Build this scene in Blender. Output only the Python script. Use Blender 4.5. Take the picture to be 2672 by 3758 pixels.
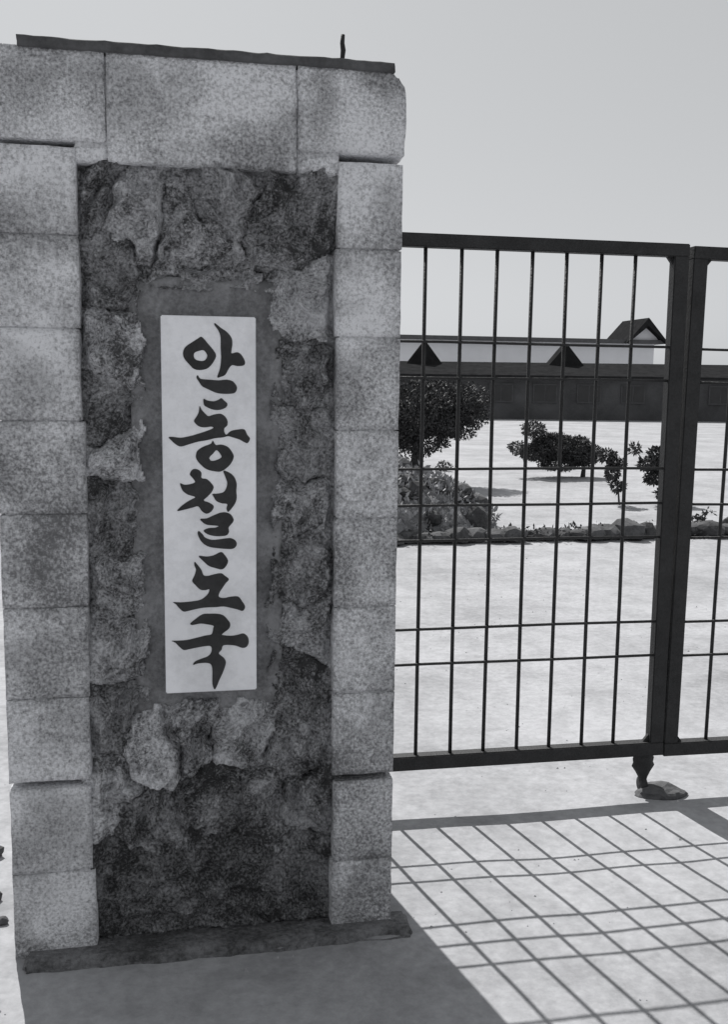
import bpy, bmesh, math, random
from mathutils import Vector, Matrix, noise

for o in list(bpy.data.objects):
    bpy.data.objects.remove(o)
scene = bpy.context.scene
C = scene.collection
R = math.radians

# ------------------------------------------------------------------ camera
cam_d = bpy.data.cameras.new('camera')
cam = bpy.data.objects.new('camera', cam_d)
C.objects.link(cam)
scene.camera = cam
cam_d.sensor_fit = 'VERTICAL'
cam_d.sensor_height = 36.0
cam_d.sensor_width = 25.6
cam_d.lens = 34.49
cam_d.clip_start = 0.05
cam_d.clip_end = 3000
EYE = Vector((0, 0, 1.5))
right = Vector((0.98294, -0.18352, 0.01206))
up = Vector((0.01204, 0.12962, 0.99149))
fwd = Vector((0.18353, 0.97443, -0.12962))
m = Matrix((right, up, -fwd)).transposed().to_4x4()
m.translation = EYE
cam.matrix_world = m

# ------------------------------------------------------------------ sky and sun
SUN = Vector((-0.1828, 0.7911, 1.0)).normalized()       # towards the sun: behind the gate, slightly left
world = bpy.data.worlds.new('World')
scene.world = world
world.use_nodes = True
nt = world.node_tree
bg = nt.nodes['Background']
sky = nt.nodes.new('ShaderNodeTexSky')
sky.sky_type = 'NISHITA'
sky.sun_disc = False
sky.sun_elevation = math.asin(SUN.z)
sky.sun_rotation = math.atan2(SUN.x, SUN.y)
sky.air_density = 1.0
sky.dust_density = 1.5
hs = nt.nodes.new('ShaderNodeRGBToBW')                   # monochrome photograph: a grey sky
nt.links.new(sky.outputs[0], hs.inputs['Color'])
veil = nt.nodes.new('ShaderNodeMath')                    # thin even cloud veil over the clear sky
veil.operation = 'MULTIPLY_ADD'
veil.inputs[1].default_value = 0.26
veil.inputs[2].default_value = 2.45
nt.links.new(hs.outputs[0], veil.inputs[0])
tint = nt.nodes.new('ShaderNodeMix')
tint.data_type = 'RGBA'
tint.blend_type = 'MULTIPLY'
tint.inputs[0].default_value = 1.0
tint.inputs[7].default_value = (0.975, 0.995, 1.02, 1)
nt.links.new(veil.outputs[0], tint.inputs[6])
nt.links.new(tint.outputs[2], bg.inputs['Color'])
bg.inputs['Strength'].default_value = 0.11
sun_d = bpy.data.lights.new('sun', 'SUN')
sun_d.energy = 3.9
sun_d.angle = R(0.35)
sun_d.color = (1.0, 0.985, 0.97)
sun = bpy.data.objects.new('sun', sun_d)
C.objects.link(sun)
sun.rotation_euler = (-SUN).to_track_quat('-Z', 'Y').to_euler()
scene.view_settings.view_transform = 'Standard'
scene.view_settings.look = 'None'
scene.view_settings.exposure = 0.48
scene.view_settings.gamma = 1.0
scene.view_settings.use_curve_mapping = False

# ------------------------------------------------------------------ materials
def grey(v):
    return (v * 0.985, v * 0.995, v * 1.03, 1)

def mat(name, lo, hi, scale=8.0, rough=0.85, fine=90.0, fine_amt=0.35, bump=0.25, bscale=60.0, spread=(0.35, 0.65), rnd=0.0, metal=0.0, stain=0.0, spec=0.3):
    mm = bpy.data.materials.new(name)
    mm.use_nodes = True
    t = mm.node_tree
    b = t.nodes['Principled BSDF']
    b.inputs['Roughness'].default_value = rough
    b.inputs['Metallic'].default_value = metal
    b.inputs['Specular IOR Level'].default_value = spec
    geo = t.nodes.new('ShaderNodeNewGeometry')
    n1 = t.nodes.new('ShaderNodeTexNoise')
    n1.inputs['Scale'].default_value = scale
    n1.inputs['Detail'].default_value = 7
    n1.inputs['Roughness'].default_value = 0.62
    n2 = t.nodes.new('ShaderNodeTexNoise')
    n2.inputs['Scale'].default_value = fine
    n2.inputs['Detail'].default_value = 4
    n2.inputs['Roughness'].default_value = 0.7
    t.links.new(geo.outputs['Position'], n1.inputs['Vector'])
    t.links.new(geo.outputs['Position'], n2.inputs['Vector'])
    mx = t.nodes.new('ShaderNodeMix')
    mx.data_type = 'FLOAT'
    mx.inputs[0].default_value = fine_amt
    t.links.new(n1.outputs['Fac'], mx.inputs[2])
    t.links.new(n2.outputs['Fac'], mx.inputs[3])
    out = mx.outputs[0]
    if rnd:
        oi = t.nodes.new('ShaderNodeObjectInfo')
        ma = t.nodes.new('ShaderNodeMath')
        ma.operation = 'MULTIPLY_ADD'
        t.links.new(oi.outputs['Random'], ma.inputs[0])
        ma.inputs[1].default_value = rnd
        ma.inputs[2].default_value = -rnd / 2
        ad = t.nodes.new('ShaderNodeMath')
        ad.operation = 'ADD'
        t.links.new(out, ad.inputs[0])
        t.links.new(ma.outputs[0], ad.inputs[1])
        out = ad.outputs[0]
    cr = t.nodes.new('ShaderNodeValToRGB')
    cr.color_ramp.elements[0].position = spread[0]
    cr.color_ramp.elements[0].color = grey(lo)
    cr.color_ramp.elements[1].position = spread[1]
    cr.color_ramp.elements[1].color = grey(hi)
    t.links.new(out, cr.inputs['Fac'])
    col = cr.outputs[0]
    if stain:                                             # weathering: broad darker blotches
        n4 = t.nodes.new('ShaderNodeTexNoise')
        n4.inputs['Scale'].default_value = 5.2
        n4.inputs['Detail'].default_value = 5
        n4.inputs['Distortion'].default_value = 0.6
        t.links.new(geo.outputs['Position'], n4.inputs['Vector'])
        rp = t.nodes.new('ShaderNodeValToRGB')
        rp.color_ramp.elements[0].position = 0.36
        rp.color_ramp.elements[0].color = (stain, stain, stain, 1)
        rp.color_ramp.elements[1].position = 0.56
        rp.color_ramp.elements[1].color = (1, 1, 1, 1)
        t.links.new(n4.outputs['Fac'], rp.inputs['Fac'])
        ml = t.nodes.new('ShaderNodeMix')
        ml.data_type = 'RGBA'
        ml.blend_type = 'MULTIPLY'
        ml.inputs[0].default_value = 1.0
        t.links.new(cr.outputs[0], ml.inputs[6])
        t.links.new(rp.outputs[0], ml.inputs[7])
        col = ml.outputs[2]
    t.links.new(col, b.inputs['Base Color'])
    if bump:
        n3 = t.nodes.new('ShaderNodeTexNoise')
        n3.inputs['Scale'].default_value = bscale
        n3.inputs['Detail'].default_value = 6
        t.links.new(geo.outputs['Position'], n3.inputs['Vector'])
        bp = t.nodes.new('ShaderNodeBump')
        bp.inputs['Strength'].default_value = bump
        bp.inputs['Distance'].default_value = 0.01
        t.links.new(n3.outputs['Fac'], bp.inputs['Height'])
        t.links.new(bp.outputs[0], b.inputs['Normal'])
    return mm

M = {}
M['granite'] = mat('granite', 0.22, 0.80, 2.6, 0.9, 125, 0.52, 1.0, 110, (0.41, 0.59), 0.05, stain=0.66)
M['joint'] = mat('joint', 0.20, 0.62, 2.6, 0.95, 125, 0.52, 0.9, 110, (0.41, 0.59), stain=0.66)
M['mortar'] = mat('mortar', 0.10, 0.20, 20, 0.95)
M['rock_light'] = mat('rock_light', 0.09, 0.72, 11, 0.9, 125, 0.52, 1.0, 90, (0.41, 0.60), 0.05)
M['rock_mid'] = mat('rock_mid', 0.07, 0.60, 11, 0.9, 125, 0.52, 1.0, 90, (0.41, 0.61), 0.06)
M['rock_dark'] = mat('rock_dark', 0.05, 0.48, 12, 0.92, 125, 0.52, 1.0, 90, (0.43, 0.64), 0.05)
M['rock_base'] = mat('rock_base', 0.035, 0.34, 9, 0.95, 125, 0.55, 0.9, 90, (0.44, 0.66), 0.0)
M['cement'] = mat('cement', 0.13, 0.27, 7, 0.92, 80, 0.45, 0.5, 110, (0.4, 0.6))
M['cement_dirty'] = mat('cement_dirty', 0.06, 0.20, 7, 0.95, 70, 0.45, 0.7, 80, (0.4, 0.6))
M['slate'] = mat('slate', 0.05, 0.12, 12, 0.85)
M['ground'] = mat('ground', 0.27, 0.41, 0.8, 0.95, 26, 0.42, 0.3, 38, (0.38, 0.60), stain=0.86)
M['grit'] = mat('grit', 0.22, 0.44, 30, 0.95, 60, 0.3, 0.0)
M['iron'] = mat('iron', 0.014, 0.034, 14, 0.6, 120, 0.5, 0.3, 150)
M['rubber'] = mat('rubber', 0.03, 0.05, 20, 0.8)
M['sign_paint'] = mat('sign_paint', 0.72, 0.90, 6, 0.6, 60, 0.3, 0.1, 90, (0.34, 0.54), stain=0.90)
M['ink'] = mat('ink', 0.022, 0.05, 14, 0.7, 90, 0.3, 0.0)
M['leaf'] = mat('leaf', 0.03, 0.085, 6, 0.7, 40, 0.4, 0.0)
M['leaf_pale'] = mat('leaf_pale', 0.16, 0.46, 6, 0.7, 40, 0.4, 0.0)
M['bark'] = mat('bark', 0.04, 0.09, 30, 0.95)
M['garden_rock'] = mat('garden_rock', 0.035, 0.13, 6, 0.95, 40, 0.35, 0.5, 40, (0.35, 0.65), 0.12)
M['soil'] = mat('soil', 0.16, 0.34, 9, 0.98, 50, 0.4, 0.6, 40)
M['dark_wood'] = mat('dark_wood', 0.05, 0.11, 0.8, 0.85, 20, 0.3, 0.2, 30)
M['roof_tile'] = mat('roof_tile', 0.018, 0.035, 3, 1.0, 20, 0.3, 0.2, 30, spec=0.0)
M['grey_board'] = mat('grey_board', 0.08, 0.13, 3, 0.85, 20, 0.3, 0.2, 30)
M['pale_wall'] = mat('pale_wall', 0.80, 0.88, 1.0, 0.9, 20, 0.3, 0.0)
M['frame_paint'] = mat('frame_paint', 0.06, 0.095, 5, 0.7, 30, 0.3, 0.0)
M['pane'] = mat('pane', 0.03, 0.045, 2, 0.35, 20, 0.3, 0.0)

# ------------------------------------------------------------------ helpers
def obj(name, verts, faces, material, parent=None, smooth=False):
    me = bpy.data.meshes.new(name)
    me.from_pydata([tuple(v) for v in verts], [], faces)
    me.materials.append(M[material])
    if smooth:
        me.shade_smooth()
    me.update()
    o = bpy.data.objects.new(name, me)
    C.objects.link(o)
    o.parent = parent
    return o

def from_bm(name, bm, material, parent=None, smooth=False):
    bmesh.ops.recalc_face_normals(bm, faces=bm.faces)
    me = bpy.data.meshes.new(name)
    bm.to_mesh(me)
    bm.free()
    me.materials.append(M[material])
    if smooth:
        me.shade_smooth()
    o = bpy.data.objects.new(name, me)
    C.objects.link(o)
    o.parent = parent
    return o

def tag(o, label, cat, group=None):
    o['label'] = label
    o['category'] = cat
    if group:
        o['group'] = group
    return o

def empty(name, loc=(0, 0, 0)):
    o = bpy.data.objects.new(name, None)
    o.empty_display_size = 0.1
    C.objects.link(o)
    o.location = loc
    return o

def box_bm(bm, x0, x1, y0, y1, z0, z1, bev=0.0):
    vs = [bm.verts.new((x, y, z)) for x in (x0, x1) for y in (y0, y1) for z in (z0, z1)]
    fs = [(0, 1, 3, 2), (4, 6, 7, 5), (0, 4, 5, 1), (2, 3, 7, 6), (0, 2, 6, 4), (1, 5, 7, 3)]
    faces = [bm.faces.new([vs[i] for i in f]) for f in fs]
    if bev:
        es = list({e for f in faces for e in f.edges})
        bmesh.ops.bevel(bm, geom=es, offset=bev, segments=2, affect='EDGES')

def box(name, x0, x1, y0, y1, z0, z1, material, parent=None, bev=0.0):
    bm = bmesh.new()
    box_bm(bm, x0, x1, y0, y1, z0, z1, bev)
    return from_bm(name, bm, material, parent)

def tube_pts(pts, rads, seg=8):
    """vertices and faces of a tapered tube along pts"""
    V, F = [], []
    pts = [Vector(p) for p in pts]
    for i, p in enumerate(pts):
        d = (pts[min(i + 1, len(pts) - 1)] - pts[max(i - 1, 0)]).normalized()
        a = d.cross(Vector((0.31, 0.87, 0.37)))
        a.normalize()
        b = d.cross(a)
        for k in range(seg):
            t = 2 * math.pi * k / seg
            V.append(p + (a * math.cos(t) + b * math.sin(t)) * rads[i])
    n = len(pts)
    for i in range(n - 1):
        for k in range(seg):
            k2 = (k + 1) % seg
            F.append((i * seg + k, i * seg + k2, (i + 1) * seg + k2, (i + 1) * seg + k))
    F.append(tuple(range(seg))[::-1])
    F.append(tuple(range((n - 1) * seg, n * seg)))
    return V, F

def tube(name, pts, rads, material, parent=None, seg=8):
    V, F = tube_pts(pts, rads, seg)
    return obj(name, V, F, material, parent, smooth=True)

def fbm(x, y, z, octs=4, gain=0.5):
    s, a, f = 0.0, 1.0, 1.0
    for _ in range(octs):
        s += a * noise.noise((x * f, y * f, z * f))
        a *= gain
        f *= 2.03
    return s

# ------------------------------------------------------------------ ground
def axis(lo, hi, step, far_lo, far_hi, g=1.35):
    a = []
    v = lo
    while v < hi:
        a.append(v)
        v += step
    s, v = step, hi
    while v < far_hi:
        a.append(v)
        s *= g
        v += s
    a.append(far_hi)
    s, v, b = step, lo, []
    while True:
        s *= g
        v -= s
        if v < far_lo:
            break
        b.append(v)
    b.append(far_lo)
    return b[::-1] + a

def ground_z(x, y):
    f = max(0.0, min(1.0, (12 - math.hypot(x - 1, y - 3)) / 6))
    return f * (0.008 * noise.noise((x * 1.3, y * 1.3, 0.3)) + 0.004 * noise.noise((x * 4.1, y * 4.1, 2.3))) - 0.004

xs = axis(-3.0, 5.0, 0.05, -900, 900)
ys = axis(0.2, 5.0, 0.05, -900, 1400)
V = [(x, y, ground_z(x, y)) for y in ys for x in xs]
nx = len(xs)
F = [(j * nx + i, j * nx + i + 1, (j + 1) * nx + i + 1, (j + 1) * nx + i) for j in range(len(ys) - 1) for i in range(nx - 1)]
g = obj('ground', V, F, 'ground', smooth=True)
g['kind'] = 'structure'
LETTERS = [(0,[(-17,428),(-4,414),(17,387),(12,369),(-1,353),(-18,347),(-36,349),(-49,361),(-61,376),(-63,390),(-57,403),(-40,415),(-26,424)]),('0h',[(-35,389),(-23,394),(-12,395),(-4,383),(-9,372),(-18,369),(-32,372),(-37,380)]),(0,[(16,462),(30,451),(45,441),(56,427),(58,412),(56,398),(56,389),(70,392),(80,386),(89,370),(86,360),(70,358),(57,360),(48,350),(40,336),(27,330),(20,330),(26,348),(29,364),(30,383),(29,404),(29,428),(24,444),(14,458)]),(0,[(-28,334),(-22,326),(-10,324),(6,323),(24,322),(41,324),(54,322),(62,317),(69,305),(64,292),(50,289),(30,289),(15,292),(-1,299),(-17,307),(-25,318),(-31,328)]),(1,[(-14,276),(-5,272),(11,270),(23,274),(30,278),(37,272),(45,264),(41,255),(27,249),(11,249),(-3,254),(-13,261)]),(1,[(-24,258),(-19,249),(-10,239),(-2,233),(11,237),(28,239),(39,232),(45,221),(44,210),(37,203),(37,193),(42,187),(53,196),(71,200),(87,200),(94,187),(101,177),(95,166),(87,168),(74,175),(58,180),(46,183),(33,180),(14,178),(-6,173),(-29,169),(-53,162),(-71,157),(-83,162),(-93,171),(-101,180),(-90,181),(-71,179),(-49,183),(-28,189),(-7,196),(9,203),(5,207),(-11,205),(-25,207),(-35,215),(-38,222),(-31,233),(-26,244)]),(1,[(8,172),(15,161),(28,162),(44,157),(54,146),(60,132),(54,116),(42,103),(27,94),(10,95),(-8,100),(-22,111),(-33,125),(-34,138),(-29,148),(-15,157),(3,164)]),('1h',[(17,148),(26,139),(29,130),(17,123),(4,121),(-1,129),(8,139)]),(2,[(-42,100),(-29,99),(-21,91),(-21,78),(-8,75),(2,66),(9,55),(4,42),(-7,30),(-16,21),(-2,15),(9,6),(3,-7),(-9,-13),(-21,-6),(-30,6),(-44,3),(-64,-2),(-82,-5),(-74,5),(-60,16),(-44,25),(-37,30),(-55,36),(-67,45),(-72,55),(-74,65),(-63,61),(-47,63),(-37,68),(-44,79),(-50,88)]),(2,[(34,96),(49,91),(61,80),(67,63),(66,45),(67,27),(63,13),(54,0),(45,-9),(41,0),(43,11),(30,13),(16,19),(9,30),(6,37),(20,38),(34,42),(41,53),(43,67),(38,82)]),(2,[(-25,-26),(-9,-25),(7,-18),(25,-11),(39,-10),(52,-16),(59,-29),(55,-38),(46,-49),(47,-60),(41,-69),(26,-71),(8,-70),(-8,-65),(-17,-56),(-4,-50),(12,-49),(21,-45),(7,-43),(-9,-41),(-20,-34)]),(2,[(-29,-57),(-20,-65),(-13,-74),(3,-80),(23,-79),(39,-77),(53,-77),(64,-84),(66,-95),(57,-104),(39,-104),(19,-102),(-3,-98),(-17,-90),(-26,-79),(-32,-64)]),(3,[(-30,-121),(-10,-123),(8,-120),(26,-112),(35,-119),(44,-134),(40,-147),(29,-157),(11,-153),(-5,-147),(-17,-136)]),(3,[(-40,-136),(-32,-145),(-23,-158),(-18,-171),(-7,-173),(6,-170),(26,-167),(36,-174),(46,-183),(38,-193),(29,-206),(22,-217),(20,-228),(32,-232),(50,-229),(69,-229),(79,-241),(87,-256),(81,-267),(68,-263),(50,-258),(32,-254),(14,-255),(-4,-255),(-22,-256),(-40,-259),(-58,-263),(-70,-264),(-81,-254),(-88,-245),(-95,-239),(-76,-240),(-54,-239),(-31,-236),(-18,-230),(-7,-219),(-4,-208),(-14,-210),(-27,-208),(-39,-196),(-47,-185),(-41,-171),(-37,-156),(-41,-145)]),(4,[(-53,-296),(-40,-285),(-22,-273),(-4,-272),(18,-273),(32,-278),(43,-290),(49,-301),(45,-313),(32,-323),(28,-329),(50,-332),(68,-330),(83,-327),(94,-337),(96,-352),(90,-363),(79,-365),(64,-359),(46,-356),(30,-357),(26,-368),(19,-378),(31,-389),(37,-401),(33,-418),(27,-433),(20,-448),(13,-465),(7,-473),(2,-458),(2,-436),(2,-419),(-2,-405),(-16,-401),(-34,-402),(-47,-405),(-41,-396),(-23,-389),(-9,-384),(0,-373),(-1,-358),(-16,-357),(-37,-360),(-55,-363),(-70,-365),(-82,-355),(-91,-345),(-100,-340),(-86,-340),(-62,-339),(-37,-334),(-15,-329),(1,-326),(5,-311),(6,-304),(-8,-300),(-26,-297),(-40,-299),(-49,-300)])]

# ------------------------------------------------------------------ stone gate pillar
YP, YB = 2.517, 2.787                     # front and rear of the pillar
XL, XR = -0.4415, 0.5655
PX0, PX1, PZ0, PZ1 = -0.235, 0.395, 0.02, 2.03   # the rustic panel between the dressed stones
pillar = tag(empty('stone_pillar', (0.06, YP, 0)), 'stone gate pillar of grey dressed blocks framing a rugged rock panel', 'pillar')

def reparent(o, p):
    o.parent = p
    o.matrix_parent_inverse = Matrix.Translation(-p.location)
    return o

def stone_block(x0, x1, z0, z1, y0=YP, y1=YB, seed=0, amp=0.0020, chip=0.006, mat_='granite', corner=0.0, name='stone_block', step=0.016):
    """dressed block: a closed grid box with a rounded, slightly chipped arris and an uneven face"""
    nx_, ny_, nz_ = (max(3, int((b - a) / step)) for a, b in ((x0, x1), (y0, y1), (z0, z1)))
    ny_ = max(3, ny_ // 2)
    bm = bmesh.new()
    idx = {}
    def vert(i, j, k):
        key = (i, j, k)
        if key in idx:
            return idx[key]
        x = x0 + (x1 - x0) * i / nx_
        y = y0 + (y1 - y0) * j / ny_
        z = z0 + (z1 - z0) * k / nz_
        p = Vector((x, y, z))
        d = sorted((min(x - x0, x1 - x), min(y - y0, y1 - y), min(z - z0, z1 - z)))
        near = d[0] + d[1]                 # 0 on an edge
        c = Vector(((x0 + x1) / 2, (y0 + y1) / 2, (z0 + z1) / 2))
        r = chip * (1.0 + 1.2 * fbm(x * 22 + seed, y * 22, z * 22, 3))
        e = max(0.0, 1 - near / 0.009)
        inn = Vector(((c.x - x), (c.y - y), (c.z - z)))
        inn = Vector((math.copysign(1, inn.x) if min(x - x0, x1 - x) < 0.011 else 0,
                      math.copysign(1, inn.y) if min(y - y0, y1 - y) < 0.011 else 0,
                      math.copysign(1, inn.z) if min(z - z0, z1 - z) < 0.011 else 0))
        p += inn * (r * e * e)
        if y - y0 < 0.001:
            p.y += amp * fbm(x * 9 + seed, 3.1, z * 9, 4) + amp * 0.4 * fbm(x * 40, seed, z * 40, 2)
        else:
            p.x += 0.003 * fbm(y * 9, seed, z * 9, 3) * (1 if x < c.x else -1) if d[0] < 0.001 else 0
        if corner and x1 - x < corner and z1 - z < corner:
            cut = (corner - (x1 - x) - (z1 - z))
            if cut > 0:
                p.z -= cut * 0.55
                p.x -= cut * 0.45
        idx[key] = bm.verts.new(p)
        return idx[key]
    for i in range(nx_):
        for k in range(nz_):
            for j in (0, ny_):
                bm.faces.new([vert(i, j, k), vert(i + 1, j, k), vert(i + 1, j, k + 1), vert(i, j, k + 1)])
    for j in range(ny_):
        for k in range(nz_):
            for i in (0, nx_):
                bm.faces.new([vert(i, j, k), vert(i, j + 1, k), vert(i, j + 1, k + 1), vert(i, j, k + 1)])
    for i in range(nx_):
        for j in range(ny_):
            for k in (0, nz_):
                bm.faces.new([vert(i, j, k), vert(i + 1, j, k), vert(i + 1, j + 1, k), vert(i, j + 1, k)])
    return reparent(from_bm(name, bm, mat_, None, smooth=True), pillar)

reparent(box('mortar_core', XL + 0.012, XR - 0.012, YP + 0.085, YB - 0.006, -0.05, 2.26, 'mortar'), pillar)
# fill behind the joints of the two stiles, flush but for the raked-out courses
for za, zb in ((-0.03, 0.425), (0.485, 2.046), (2.085, 2.26)):
    reparent(box('mortar_joint', XL + 0.014, PX0 - 0.01, YP + 0.0038, YP + 0.088, za, zb, 'joint'), pillar)
    reparent(box('mortar_joint', PX1 + 0.01, XR - 0.014, YP + 0.0038, YP + 0.088, za, zb, 'joint'), pillar)
reparent(box('mortar_joint', PX0 - 0.004, PX1 + 0.004, YP + 0.0038, YP + 0.088, 2.03, 2.262, 'joint'), pillar)
JL = [2.062, 1.846, 1.625, 1.400, 1.169, 0.932, 0.696, 0.466, 0.227, -0.03]
JR = [2.062, 1.840, 1.618, 1.379, 1.149, 0.910, 0.673, 0.434, 0.196, -0.03]
rng = random.Random(4)
for J, a, b, s0 in ((JL, XL, PX0, 10), (JR, PX1, XR, 50)):
    for i in range(len(J) - 1):
        gap_t = 0.010 if i in (0,) else 0.0008
        gap_b = 0.0008
        if i == 6: gap_b = 0.010
        if i == 7: gap_t = 0.010
        w = rng.uniform(-0.005, 0.005)
        aa, bb_ = (a, b + w) if a == XL else (a + w, b)
        stone_block(aa, bb_, J[i + 1] + gap_b, J[i] - gap_t, YP + rng.uniform(-0.0012, 0.0012), chip=0.0012, seed=s0 + i * 3.7)
stone_block(XL - 0.004, -0.166, 2.064, 2.276, YP - 0.004, seed=91, chip=0.002)
stone_block(-0.165, 0.293, 2.020, 2.276, YP - 0.003, seed=95, chip=0.002)
stone_block(0.294, XR + 0.004, 2.070, 2.276, YP - 0.004, seed=98, corner=0.04, chip=0.002)
# cement fillets closing the course under the outer lintels, above the panel
stone_block(-0.245, -0.162, 2.016, 2.060, YP + 0.004, YP + 0.10, seed=41, amp=0.006, chip=0.004, name='cement_fillet', step=0.01)
stone_block(0.290, 0.405, 2.016, 2.066, YP + 0.004, YP + 0.10, seed=43, amp=0.006, chip=0.004, name='cement_fillet', step=0.01)
cap = stone_block(-0.365, 0.540, 2.268, 2.295, YP - 0.012, YB - 0.02, seed=77, amp=0.001, chip=0.002, mat_='slate', name='cap_slab', step=0.02)
plinth = stone_block(-0.415, 0.615, -0.05, 0.014, YP - 0.075, YP + 0.06, seed=61, amp=0.008, chip=0.012, mat_='cement_dirty', name='plinth', step=0.011)

# the rugged rock panel: one relief, cut into its stones
SX0, SX1, SZ0, SZ1 = -0.104, 0.243, 0.655, 1.740     # smooth bed for the sign
SEEDS = [  # x, z, proud, tone, ridge angle (deg) or None
    (-0.11, 1.90, .034, 'rock_mid', 50), (0.02, 1.86, .030, 'rock_mid', 48), (0.10, 1.985, .016, 'rock_dark', 125),
    (0.27, 1.89, .014, 'rock_dark', None), (-0.21, 1.96, .006, 'rock_dark', 45), (0.06, 1.745, .016, 'rock_dark', 10),
    (-0.17, 1.74, .004, 'rock_dark', None), (0.33, 1.69, .016, 'rock_mid', None),
    (-0.17, 1.59, .034, 'rock_light', 70), (-0.20, 1.42, .016, 'rock_dark', 60), (-0.15, 1.33, .036, 'rock_light', 75), (-0.18, 1.14, .010, 'rock_dark', 85),
    (-0.16, 0.98, .020, 'rock_mid', 88), (-0.17, 0.80, .030, 'rock_mid', 85),
    (0.33, 1.52, .010, 'rock_dark', 60), (0.33, 1.36, .020, 'rock_dark', None), (0.32, 1.17, .022, 'rock_mid', 75),
    (0.33, 1.00, .008, 'rock_dark', 80), (0.34, 0.84, .020, 'rock_mid', None), (0.30, 0.70, .008, 'rock_dark', 60),
    (-0.19, 0.64, .020, 'rock_dark', 70), (-0.085, 0.53, .050, 'rock_light', 112), (0.03, 0.57, .018, 'rock_mid', 60),
    (0.16, 0.55, .026, 'rock_mid', 50), (0.30, 0.52, .012, 'rock_dark', 62),
    (-0.19, 0.43, .028, 'rock_light', 108), (-0.10, 0.36, .020, 'rock_dark', 95), (0.06, 0.37, .010, 'rock_dark', 25), (0.22, 0.36, .012, 'rock_dark', 15), (0.35, 0.38, .012, 'rock_dark', 105),
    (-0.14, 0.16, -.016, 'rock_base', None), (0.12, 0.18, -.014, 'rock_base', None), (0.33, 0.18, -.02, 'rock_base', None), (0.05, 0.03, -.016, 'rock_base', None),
]
ST = 0.0042
gx0, gx1, gz0, gz1 = PX0 - 0.03, PX1 + 0.03, -0.02, 2.035
NX, NZ = int((gx1 - gx0) / ST), int((gz1 - gz0) / ST)

def ridged(x, y, z, octs=5):
    t, a_, f_, w = 0.0, 1.0, 1.0, 1.0
    for _ in range(octs):
        n_ = 1 - abs(noise.noise((x * f_, y * f_, z * f_))) * 1.7
        n_ = max(0.0, n_)
        n_ *= n_ * w
        w = min(1.0, n_ * 1.6)
        t += n_ * a_
        a_ *= 0.55
        f_ *= 2.1
    return t

def relief(x, z):
    wx = x + 0.045 * fbm(x * 7, 0.7, z * 7, 4)
    wz = z + 0.045 * fbm(x * 7, 8.7, z * 7, 4)
    best, b2, bi = 9, 9, 0
    for i, s in enumerate(SEEDS):
        d = math.hypot((wx - s[0]) * 1.1, (wz - s[1]) * 0.9)
        if d < best:
            b2, best, bi = best, d, i
        elif d < b2:
            b2 = d
    s = SEEDS[bi]
    e = min(1.0, (b2 - best) / 0.05)
    e = e * (2 - e)
    depth = 0.45 + 0.55 * noise.noise((x * 4, 5.5, z * 4))      # some seams are deep, others almost closed
    h = 0.020 + s[2] * 0.8 * e - 0.016 * (1 - e) * max(0.0, depth)
    amp = 0.7 if s[3] == 'rock_base' else 1.0
    if s[4] is not None:
        a = R(s[4])
        dx, dz_ = wx - s[0], wz - s[1]
        u, v = dx * math.cos(a) + dz_ * math.sin(a), -dx * math.sin(a) + dz_ * math.cos(a)
        h += e * 0.030 * (ridged(u * 4.5, v * 17, bi * 1.3, 5) - 0.75)
        h += e * 0.006 * noise.noise((u * 22, v * 70, bi + .5))
        h += 0.012 * (ridged(x * 17, 1.3, z * 17, 4) - 0.75)
    else:
        h += amp * 0.026 * (ridged(x * 15, 1.3, z * 15, 5) - 0.75)
    h += amp * (0.007 * fbm(x * 24, 1.7, z * 24, 3) + 0.006 * fbm(x * 80, 4.0, z * 80, 3))
    ed = min(x - PX0, PX1 - x) + 0.018 * noise.noise((x * 4, 2.2, z * 7))
    k = max(0.0, min(1.0, ed / 0.028))
    flush = 0.5 + 0.9 * noise.noise((x * 3, 9.4, z * 5))       # here sunk behind the arris, there level with it
    edge_h = -0.012 + 0.058 * max(0.0, min(1.0, flush))
    if min(x - PX0, PX1 - x) < -0.004:
        edge_h = min(edge_h, 0.044)
    return h * k + edge_h * (1 - k), bi

grid = []
for k in range(NZ + 1):
    for i in range(NX + 1):
        x, z = gx0 + i * ST, gz0 + k * ST
        h, bi = relief(x, z)
        grid.append((x, YP + 0.052 - h, z, bi))
cells = [[] for _ in SEEDS]
for k in range(NZ):
    for i in range(NX):
        x, z = gx0 + (i + .5) * ST, gz0 + (k + .5) * ST
        mg = 0.012 + 0.022 * noise.noise((x * 11, 6.1, z * 11)) + 0.010 * noise.noise((x * 40, 6.1, z * 40))
        if SX0 + mg < x < SX1 - mg and SZ0 + mg < z < SZ1 - mg:
            continue
        cells[grid[k * (NX + 1) + i][3]].append((k * (NX + 1) + i, k * (NX + 1) + i + 1, (k + 1) * (NX + 1) + i + 1, (k + 1) * (NX + 1) + i))
for bi, fs in enumerate(cells):
    if not fs:
        continue
    ids = {}
    vv, ff = [], []
    for f in fs:
        for q in f:
            if q not in ids:
                ids[q] = len(vv)
                vv.append(grid[q][:3])
        ff.append(tuple(ids[q] for q in f))
    # side skirts into the mortar, so that every stone has thickness
    cnt = {}
    for f in ff:
        for a, b in zip(f, f[1:] + f[:1]):
            cnt[(a, b)] = 1
    n0 = len(vv)
    back = {}
    for (a, b) in list(cnt):
        if (b, a) not in cnt:
            for q in (a, b):
                if q not in back:
                    back[q] = len(vv)
                    vv.append((vv[q][0], YP + 0.12, vv[q][2]))
            ff.append((b, a, back[a], back[b]))
    reparent(obj('rough_stone', vv, ff, SEEDS[bi][3], None, smooth=True), pillar)
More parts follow.
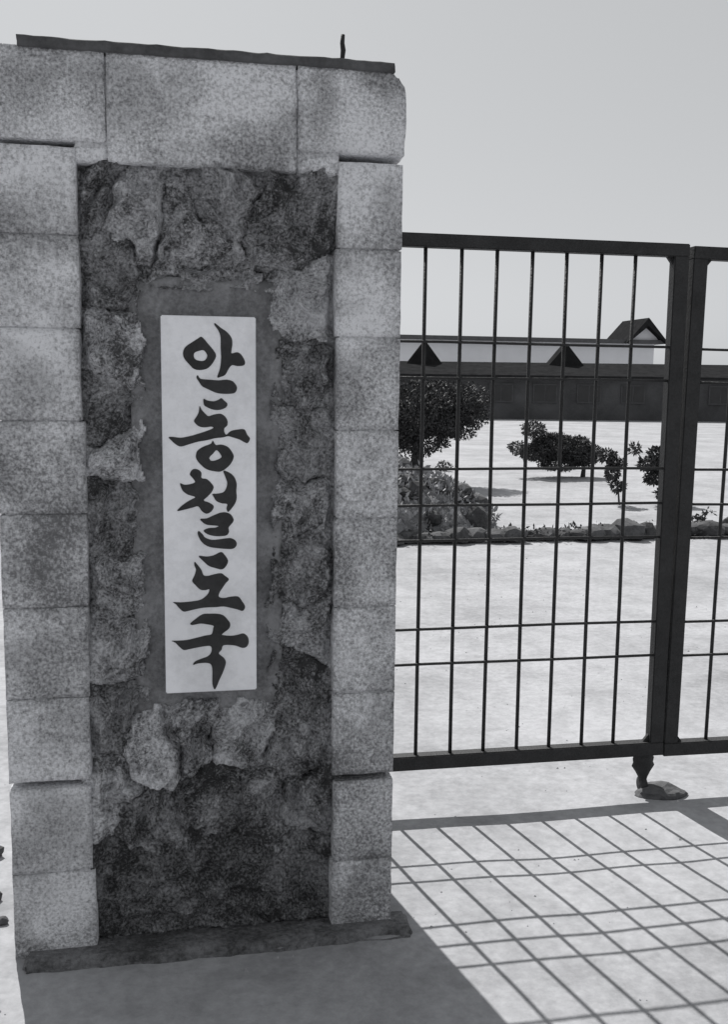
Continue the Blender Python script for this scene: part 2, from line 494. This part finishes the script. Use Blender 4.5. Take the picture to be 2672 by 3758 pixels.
stone_block(SX0 - 0.02, SX1 + 0.02, SZ0 - 0.02, SZ1 + 0.02, YP + 0.030, YP + 0.13, seed=33, amp=0.003, chip=0.004, mat_='cement', name='sign_bed', step=0.014)

# iron rod on top of the pillar
rod = tube('iron_rod', [(0.411, YP + 0.03, 2.280), (0.4105, YP + 0.03, 2.305), (0.4125, YP + 0.03, 2.325), (0.410, YP + 0.03, 2.342), (0.4115, YP + 0.03, 2.362)],
           [0.0060, 0.0056, 0.0066, 0.0058, 0.0050], 'iron')
tag(rod, 'short dark iron rod sticking up from the pillar top', 'rod')

# ------------------------------------------------------------------ sign board with brush lettering
sign = tag(empty('sign_board', (0.0725, YP - 0.012, 1.182)), 'tall white sign board with black brush lettering on the stone pillar', 'sign')
bm = bmesh.new()
box_bm(bm, -0.1165, 0.1165, -0.012, 0.040, -0.479, 0.479, 0.0025)
board = from_bm('board', bm, 'sign_paint', sign)
for a, b in ((-0.088, 0.445), (0.088, 0.445)):
    pass

def smooth_loop(p, n=4):
    out = []
    L = len(p)
    for i in range(L):
        p0, p1, p2, p3 = (Vector(p[(i + d) % L]) for d in (-1, 0, 1, 2))
        for k in range(n):
            t = k / n
            out.append(0.5 * ((2 * p1) + (p2 - p0) * t + (2 * p0 - 5 * p1 + 4 * p2 - p3) * t * t + (3 * p1 - p0 - 3 * p2 + p3) * t ** 3))
    return out

holes = {str(c): p for c, p in LETTERS if isinstance(c, str)}
for c in range(5):
    cu = bpy.data.curves.new('character', 'CURVE')
    cu.dimensions = '2D'
    cu.fill_mode = 'BOTH'
    cu.extrude = 0.0008
    for cc, p in LETTERS:
        if cc == c or cc == '%dh' % c:
            q = smooth_loop([(x / 1000, z / 1000) for x, z in p], 3)
            sp = cu.splines.new('POLY')
            sp.points.add(len(q) - 1)
            for pt, v in zip(sp.points, q):
                pt.co = (v[0], v[1], 0, 1)
            sp.use_cyclic_u = True
    tmp = bpy.data.objects.new('tmp', cu)
    C.objects.link(tmp)
    dg = bpy.context.evaluated_depsgraph_get()
    me = bpy.data.meshes.new_from_object(tmp.evaluated_get(dg))
    bpy.data.objects.remove(tmp)
    me.transform(Matrix.Translation((0, -0.0125, 0)) @ Matrix.Rotation(R(90), 4, 'X'))
    me.materials.clear()
    me.materials.append(M['ink'])
    o = bpy.data.objects.new('character', me)
    C.objects.link(o)
    o.parent = sign

# ------------------------------------------------------------------ iron gate
YG = 3.257
ZH = [0.5264, 0.6529, 0.9656, 1.0875, 1.2136, 1.5233, 1.6423]
def bar(name, p0, p1, r, parent, seg=8):
    return tube(name, [p0, p1], [r, r], 'iron', parent, seg)

def gate_leaf(x_hinge, x_meet, bars, label, caster_x=None, sag=0.0, dz=0.0):
    """local origin on the ground under the meeting stile; x_* are world X of the stile centres"""
    root = tag(empty('gate_leaf', (x_meet, YG, dz)), label, 'gate', 'two leaves of the iron gate')
    root.rotation_euler = (0, sag, 0)
    hw = 0.0275
    xh, xm = x_hinge - x_meet, 0.0
    lo, hi = min(xh, xm) - hw, max(xh, xm) + hw
    box('top_rail', lo, hi, -0.022, 0.022, 1.952, 1.996, 'iron', root, 0.003)
    box('bottom_rail', lo, hi, -0.022, 0.022, 0.143, 0.194, 'iron', root, 0.003)
    for c in (xh, xm):
        box('stile', c - hw, c + hw, -0.0205, 0.0205, 0.192, 1.954, 'iron', root, 0.003)
    rg = random.Random(int(x_meet * 1000))
    for b in bars:
        tube('upright_bar', [(b - x_meet + rg.uniform(-.002, .002), rg.uniform(-.002, .002), z) for z in (0.190, 0.75, 1.35, 1.956)], [0.0066] * 4, 'iron', root)
    for z in ZH:
        tube('cross_bar', [(x, -0.010 + rg.uniform(-.0015, .0015), z + rg.uniform(-.0015, .0015)) for x in (lo + hw, lo * .66 + hi * .34, lo * .33 + hi * .67, hi - hw)], [0.0050] * 4, 'iron', root)
    # hinges reach from the outer stile to the hinge post
    s = -1 if xh < xm else 1
    for z in (0.40, 1.10, 1.78):
        box('hinge', min(xh + s * 0.02, xh + s * 0.09), max(xh + s * 0.02, xh + s * 0.09), -0.012, 0.012, z - 0.02, z + 0.02, 'iron', root)
    for zc, up_ in ((0.194, 1), (1.952, -1)):                # welded gussets in the corners
        for c, d_ in ((xh, -s), (xm, s)):
            xa = c + d_ * (hw - 0.002)
            V = [(xa, yy, zc - up_ * .002) for yy in (-.006, .006)] + [(xa + d_ * .026, yy, zc - up_ * .002) for yy in (-.006, .006)] + [(xa, yy, zc + up_ * .030) for yy in (-.006, .006)]
            obj('gusset', V, [(0, 2, 4), (1, 5, 3), (0, 1, 3, 2), (2, 3, 5, 4), (0, 4, 5, 1)], 'iron', root)
    if caster_x is not None:
        cx_ = caster_x - x_meet
        V, F = [], []
        prof = [(0.147, 0.036, 0.020), (0.128, 0.043, 0.022), (0.112, 0.040, 0.022), (0.100, 0.046, 0.020), (0.078, 0.030, 0.018), (0.058, 0.019, 0.016), (0.040, 0.014, 0.014)]
        for z, w, d in prof:
            for k in range(10):
                t = 2 * math.pi * k / 10
                V.append((cx_ + w * math.cos(t), d * math.sin(t), z))
        for i in range(len(prof) - 1):
            for k in range(10):
                k2 = (k + 1) % 10
                F.append((i * 10 + k, i * 10 + k2, (i + 1) * 10 + k2, (i + 1) * 10 + k))
        F.append(tuple(range(10)))
        F.append(tuple(range((len(prof) - 1) * 10, len(prof) * 10))[::-1])
        obj('caster_bracket', V, F, 'iron', root, True)
        wv, wf = tube_pts([(cx_ - 0.013, 0, 0.026 - dz), (cx_ - 0.009, 0, 0.026 - dz), (cx_ + 0.009, 0, 0.026 - dz), (cx_ + 0.013, 0, 0.026 - dz)], [0.020, 0.030, 0.030, 0.020], 20)
        obj('caster_wheel', wv, wf, 'rubber', root, True)
    return root

gate_leaf(0.4365, 1.7275, [0.5615 + 0.1249 * i for i in range(9)],
          'dark iron gate leaf beside the stone pillar with a caster below its meeting stile', 1.687)
gate_leaf(3.073, 1.7835, [1.9365 + 0.1249 * i for i in range(9)],
          'dark iron gate leaf farther from the stone pillar, meeting the other leaf', None, R(0.45), -0.006)
post = tag(empty('hinge_post', (0.337, YG, 0)), 'iron pipe post behind the stone pillar carrying the gate leaf', 'post', None)
bar('pipe', (0, 0, -0.1), (0, 0, 2.02), 0.028, post, 14)
tube('end_cap', [(0, 0, 2.02), (0, 0, 2.035), (0, 0, 2.045)], [0.031, 0.030, 0.016], 'iron', post, 14)
post2 = tag(empty('hinge_post', (3.176, YG, 0)), 'iron pipe post carrying the leaf away from the stone pillar', 'post', None)
bar('pipe', (0, 0, -0.1), (0, 0, 2.02), 0.028, post2, 14)
tube('end_cap', [(0, 0, 2.02), (0, 0, 2.035), (0, 0, 2.045)], [0.031, 0.030, 0.016], 'iron', post2, 14)

# ------------------------------------------------------------------ rocks
def rock_mesh(r, seed, squash=0.75, sub=2):
    bm = bmesh.new()
    bmesh.ops.create_icosphere(bm, subdivisions=sub, radius=1.0)
    for v in bm.verts:
        p = v.co.copy()
        k = 1 + 0.34 * noise.noise((p.x * 1.1 + seed, p.y * 1.1, p.z * 1.1)) + 0.14 * noise.noise((p.x * 2.7, p.y * 2.7 + seed, p.z * 2.7))
        v.co = Vector((p.x, p.y * 0.85, p.z * squash)) * (r * k)
    return bm

rg = random.Random(11)
stop = from_bm('gate_stop', rock_mesh(0.085, 47.0, 0.40, 3), 'slate', None, False)
stop.location = (1.745, 3.225, 0.000)
stop.scale = (1.15, 0.75, 1)
tag(stop, 'low dark stone set in the ground under the meeting stiles as gate stop', 'gate stop')
# edging stones along the flower bed beyond the gate
x = 1.55
ordinal = ['rounded', 'angular', 'low', 'humped', 'long', 'pitted']
i = 0
while x < 5.9:
    r = rg.uniform(0.11, 0.19)
    o = from_bm('edging_stone', rock_mesh(r, i * 3.1, rg.uniform(.40, .70)), 'garden_rock', None, False)
    o.location = (x, 8.95 + rg.uniform(-.05, .05) + 0.25 * ((x - 1.5) / 4.4) ** 2, r * 0.45)
    o.rotation_euler = (0, 0, rg.uniform(0, 6))
    tag(o, 'rough dark edging stone in the row bordering the garden bed', 'stone', 'edging stones of the garden bed')
    x += r * rg.uniform(1.1, 1.5)
    i += 1

# mound of the bed, with rocks and ground cover
def mound_h(x, y):
    dx = (x - 1.1) / 2.25
    dy = (y - 10.1) / 1.25
    d = dx * dx + dy * dy
    return 0.78 * max(0.0, 1 - d) ** 0.75 - 0.02
mv, mf = [], []
n = 44
for j in range(n + 1):
    for k in range(n + 1):
        X, Y = -1.3 + 4.8 * k / n, 8.8 + 2.7 * j / n
        mv.append((X, Y, mound_h(X, Y) + 0.05 * fbm(X * 3, Y * 3, 0, 3) * (mound_h(X, Y) > 0) - 0.01))
for j in range(n):
    for k in range(n):
        a = j * (n + 1) + k
        mf.append((a, a + 1, a + n + 2, a + n + 1))
mo = obj('garden_mound', mv, mf, 'soil', None, True)
mo['kind'] = 'structure'
for i in range(24):
    for _ in range(50):
        X, Y = rg.uniform(0.6, 3.3), rg.uniform(8.95, 10.3)
        if mound_h(X, Y) > 0.05:
            break
    r = rg.uniform(0.08, 0.17)
    o = from_bm('garden_rock', rock_mesh(r, 100 + i * 2.3, rg.uniform(.6, .9)), 'garden_rock', None, False)
    o.location = (X, Y, mound_h(X, Y) + r * 0.25)
    o.rotation_euler = (0, 0, rg.uniform(0, 6))
    tag(o, 'grey rock half sunk in the planted garden mound', 'rock', 'rocks on the garden mound')

# ------------------------------------------------------------------ plants
def leaves(pts_fn, n, size, rg, droop=0.3, long=2.0):
    V, F = [], []
    for _ in range(n):
        p, out = pts_fn(rg)
        d = Vector((rg.gauss(0, 1), rg.gauss(0, 1), rg.gauss(0, 1))) + out * 1.2
        d.z -= droop
        d.normalize()
        s = d.cross(Vector((rg.gauss(0, 1), rg.gauss(0, 1), rg.gauss(0, 1))))
        if s.length < 1e-4:
            continue
        s.normalize()
        L, W = size * rg.uniform(.6, 1.3) * long / 2, size * rg.uniform(.35, .6) / 2
        b = len(V)
        V += [p, p + d * L * .5 + s * W, p + d * L, p + d * L * .5 - s * W]
        F.append((b, b + 1, b + 2, b + 3))
    return V, F

def clumps(cl, shell=0.55):
    tot = [c[3] * c[4] * c[5] for c in cl]
    def fn(rg):
        c = rg.choices(cl, tot)[0]
        v = Vector((rg.gauss(0, 1), rg.gauss(0, 1), rg.gauss(0, 1))).normalized()
        k = shell + (1 - shell) * rg.random() ** 0.6
        k *= 1 + 0.28 * noise.noise(v * 2.2 + Vector((c[0], c[1], c[2])) * 5)
        return Vector((c[0] + v.x * c[3] * k, c[1] + v.y * c[4] * k, c[2] + v.z * c[5] * k)), v
    return fn

def plant(name, label, cat, loc, cl, n, size, stems, material='leaf', group=None, seed=1, trunk_name='trunk', crown_name='crown'):
    root = tag(empty(name, loc), label, cat, group)
    V, F = [], []
    for pts, r0, r1 in stems:
        m_ = len(pts)
        v, f = tube_pts(pts, [r0 + (r1 - r0) * k / (m_ - 1) for k in range(m_)], 6)
        b = len(V)
        V += v
        F += [tuple(q + b for q in ff) for ff in f]
    obj(trunk_name, V, F, 'bark', root, True)
    V, F = leaves(clumps(cl), n, size, random.Random(seed))
    obj(crown_name, V, F, material, root)
    return root

# big dark evergreen behind the mound
plant('evergreen_tree', 'broad dark evergreen tree rising behind the rocky garden mound', 'tree', (3.45, 14.3, 0),
      [(0, 0, 1.12, .80, .8, .42), (.52, -.1, 1.22, .50, .5, .30), (.86, 0, 1.30, .30, .3, .20), (.95, 0, 1.10, .20, .3, .22), (.70, 0, .85, .28, .3, .16), (-.6, .1, 1.0, .6, .6, .45), (.50, 0, .96, .36, .5, .22), (.1, 0, .72, .42, .5, .25), (.20, 0, 1.45, .35, .4, .14), (-.15, 0, .45, .25, .3, .3)],
      30000, 0.055, [([(0, 0, -.05), (.03, 0, .5), (0, .02, 1.1)], .09, .04), ([(0, 0, .6), (.3, 0, .9), (.6, 0, 1.2)], .04, .02), ([(0, 0, .6), (-.3, 0, .9), (-.6, 0, 1.1)], .04, .02)], seed=3)
# spreading pine
plant('pine_shrub', 'low spreading dark pine shrub on the bright yard', 'shrub', (6.2, 15.4, 0),
      [(-.48, 0, .80, .20, .2, .11), (-.75, 0, .48, .13, .2, .10), (-.15, 0, .50, .38, .4, .17), (.15, 0, .42, .42, .4, .17), (.42, 0, .34, .24, .3, .16), (-.30, .05, .66, .18, .2, .10), (.0, 0, .22, .35, .3, .10), (.30, 0, .55, .22, .3, .12), (-.45, 0, .40, .25, .3, .12), (.55, 0, .45, .16, .2, .10), (-.05, 0, .62, .22, .3, .10)],
      21000, 0.046, [([(.42, 0, -.04), (.44, 0, .2), (.2, 0, .45)], .045, .02), ([(.3, 0, .35), (-.2, 0, .5), (-.5, 0, .78)], .025, .012), ([(.1, 0, .4), (-.4, 0, .42), (-.75, 0, .47)], .02, .01)], seed=5)
# loose leafy shrub by the meeting stile
plant('leafy_shrub', 'loose twiggy shrub with drooping dark leaves between garden bed and pine', 'shrub', (5.85, 11.7, 0),
      [(-.50, 0, .63, .09, .1, .07), (-.36, 0, .53, .10, .1, .06), (-.34, 0, .24, .08, .1, .06), (-.13, 0, .72, .05, .1, .05), (.05, 0, .52, .10, .1, .07), (.20, 0, .66, .12, .1, .07), (.30, 0, .48, .12, .1, .10), (.16, 0, .34, .12, .1, .07), (.32, 0, .14, .10, .1, .08), (.36, 0, .60, .12, .1, .12), (.22, 0, .50, .14, .1, .08), (.40, 0, .36, .10, .1, .12), (-.42, 0, .42, .07, .1, .10)],
      4200, 0.062, [([(.3, 0, -.04), (.28, 0, .3), (.2, 0, .64)], .018, .006), ([(.28, 0, .2), (.05, 0, .5), (-.13, 0, .72)], .014, .005), ([(-.3, 0, -.04), (-.34, 0, .3), (-.48, 0, .62)], .014, .005)], seed=7)
plant('leafy_sprig', 'small dark sprig growing at the garden bed past the gate stile', 'plant', (5.56, 9.7, 0),
      [(-.06, 0, .04, .08, .08, .05), (.02, 0, .10, .06, .06, .05), (.09, 0, .17, .05, .05, .03)], 120, 0.07,
      [([(-.06, 0, -.03), (.0, 0, .07), (.11, 0, .19)], .008, .003)], seed=9, trunk_name='stem', crown_name='foliage')
plant('ground_plant', 'tiny dark weed alone on the bright yard', 'plant', (4.55, 16.6, 0), [(0, 0, .09, .13, .12, .07)], 160, 0.06,
      [([(0, 0, -.03), (0, 0, .1)], .008, .004)], seed=13, trunk_name='stem', crown_name='foliage')
# cover on the mound
def cover(rg):
    while True:
        X, Y = rg.uniform(-1.0, 3.35), rg.uniform(8.9, 11.2)
        h = mound_h(X, Y)
        if h > 0.0 and noise.noise((X * 2.4, Y * 2.4, 1.0)) > -0.25:
            return Vector((X, Y, h + rg.random() * 0.12)), Vector((0, -.2, 1))
V, F = leaves(cover, 6500, 0.075, random.Random(21))
def fringe(rg):
    X = rg.uniform(1.6, 5.9)
    while noise.noise((X * 1.9, 3.0, 0)) < -0.15:
        X = rg.uniform(1.6, 5.9)
    return Vector((X, 9.02 + 0.25 * ((X - 1.5) / 4.4) ** 2 + rg.gauss(0, .10), 0.02 + abs(rg.gauss(0, .04)))), Vector((0, -.2, 1))
v2, f2 = leaves(fringe, 1500, 0.05, random.Random(22))
b = len(V)
V += v2
F2 = [tuple(q + b for q in f) for f in f2]
co = obj('ground_cover', V, F + F2, 'leaf_pale')
co.data.materials.append(M['leaf'])
for k in range(len(F), len(F) + len(F2)):
    co.data.polygons[k].material_index = 1
co['kind'] = 'stuff'
co['label'] = 'low speckled ground cover over the garden mound'
# loose grit on the yard
rg2 = random.Random(77)
V, F = [], []
for _ in range(2600):
    X, Y = rg2.uniform(-1.2, 4.2), 1.2 + 7.0 * rg2.random() ** 1.3
    r = rg2.choice((.0025, .003, .0035, .004, .005, .007)) * rg2.uniform(.7, 1.3)
    if -0.45 < X < 0.57 and 2.42 < Y < 2.8:
        continue
    if noise.noise((X * 1.7, Y * 1.7, 9.0)) + 0.5 * noise.noise((X * 5, Y * 5, 4.0)) < 0.1:
        continue
    z = ground_z(X, Y) + r * .2
    a = rg2.random() * 6
    b = len(V)
    for k in range(5):
        t = a + k * 1.2566
        V.append((X + r * math.cos(t) * rg2.uniform(.8, 1.25), Y + r * math.sin(t) * rg2.uniform(.8, 1.25), z - r * .4))
    V.append((X + r * rg2.uniform(-.3, .3), Y + r * rg2.uniform(-.3, .3), z + r * .6))
    for k in range(5):
        F.append((b + k, b + (k + 1) % 5, b + 5))
gr = obj('grit', V, F, 'grit')
gr['kind'] = 'stuff'
gr['label'] = 'loose grit scattered over the pale yard'
# weeds and stones left of the pillar
for i, (X, Y, r) in enumerate(((-0.60, 3.12, .030), (-0.505, 2.70, .018), (-0.56, 2.83, .034))):
    o = from_bm('loose_stone', rock_mesh(r, 300 + i * 5, .7), 'garden_rock')
    o.location = (X, Y, r * .35)
    tag(o, 'small dark loose stone on bright ground beside the stone pillar', 'stone', 'loose stones beside the pillar')

# ------------------------------------------------------------------ buildings beyond the yard
shed = tag(empty('long_shed', (0, 0, 0)), 'long low dark shed with small gabled roof vents across the yard', 'building')
# facade runs from (x=4, Y=44) to (x=40, Y=38): local axes along the facade
shed.location = (5.0, 44.2, 0)
shed.rotation_euler = (0, 0, math.atan2(-6.2, 34))
LEN = 36.0
box('wall', -34.0, LEN, 0.0, 6.0, -0.2, 1.95, 'dark_wood', shed)
bm = bmesh.new()
vs = [bm.verts.new(p) for p in ((-34.4, -.55, 1.86), (-34.4, 6.5, 1.86), (-34.4, 3.0, 2.50), (LEN + .4, -.55, 1.86), (LEN + .4, 6.5, 1.86), (LEN + .4, 3.0, 2.50),
                                (-34.4, -.55, 1.96), (-34.4, 6.5, 1.96), (-34.4, 3.0, 2.60), (LEN + .4, -.55, 1.96), (LEN + .4, 6.5, 1.96), (LEN + .4, 3.0, 2.60))]
for f in ((6, 8, 11, 9), (8, 7, 10, 11), (0, 3, 5, 2), (2, 5, 4, 1), (0, 6, 9, 3), (1, 4, 10, 7), (0, 2, 8, 6), (2, 1, 7, 8), (3, 9, 11, 5), (5, 11, 10, 4)):
    bm.faces.new([vs[q] for q in f])
roof = from_bm('roof', bm, 'roof_tile', shed)
for k in range(-17, 18):
    X = 0.9 + k * 1.98
    w = box('window', X, X + 1.1, -0.05, 0.03, 0.75, 1.60, 'frame_paint', shed)
    for q in range(2):
        box('pane', X + 0.07 + q * 0.51, X + 0.52 + q * 0.51, -0.062, -0.046, 0.82, 1.53, 'pane', w)
def gable(xc, hw, z0, z1, y0=2.3, y1=3.6):
    vs = [(xc - hw, y0, z0), (xc + hw, y0, z0), (xc, y0, z1), (xc - hw, y1, z0), (xc + hw, y1, z0), (xc, y1, z1)]
    return obj('roof_vent', vs, [(0, 1, 2), (3, 5, 4), (0, 2, 5, 3), (1, 4, 5, 2), (0, 3, 4, 1)], 'roof_tile', shed)
for xc, hw, z1 in ((6.05, 1.05, 3.58), (12.75, 1.05, 3.48)):
    gable(xc, hw, 2.20, z1)

hall = tag(empty('pale_hall', (16.0, 58.0, 0)), 'pale walled hall with thin grey roof and dark gable, behind the long shed', 'building')
box('wall', -4.0, 13.6, 0.5, 5.5, -0.2, 4.20, 'pale_wall', hall)
box('roof', -4.4, 14.0, 0, 6, 4.20, 4.44, 'grey_board', hall)
gw = obj('gable_wall', [(11.75, 0.2, 4.40), (13.75, 0.2, 4.40), (12.75, 0.2, 5.50), (11.75, 3.2, 4.40), (13.75, 3.2, 4.40), (12.75, 3.2, 5.50)],
         [(0, 1, 2), (3, 5, 4), (0, 2, 5, 3), (1, 4, 5, 2), (0, 3, 4, 1)], 'pale_wall', hall)
for sx in (-1, 1):                                   # two dark roof planes with eaves over the gable
    a0, b0 = (12.75, 5.78), (12.75 + sx * 1.42, 4.22)
    t_ = 0.34
    vs = []
    for yy in (-0.35, 3.4):
        vs += [(a0[0], yy, a0[1]), (b0[0], yy, b0[1]), (b0[0] - sx * 0.10, yy, b0[1] - 0.02), (a0[0], yy, a0[1] - t_ * 1.5)]
    obj('gable_roof', vs, [(0, 1, 2, 3), (7, 6, 5, 4), (0, 4, 5, 1), (1, 5, 6, 2), (2, 6, 7, 3), (3, 7, 4, 0)], 'roof_tile', hall)
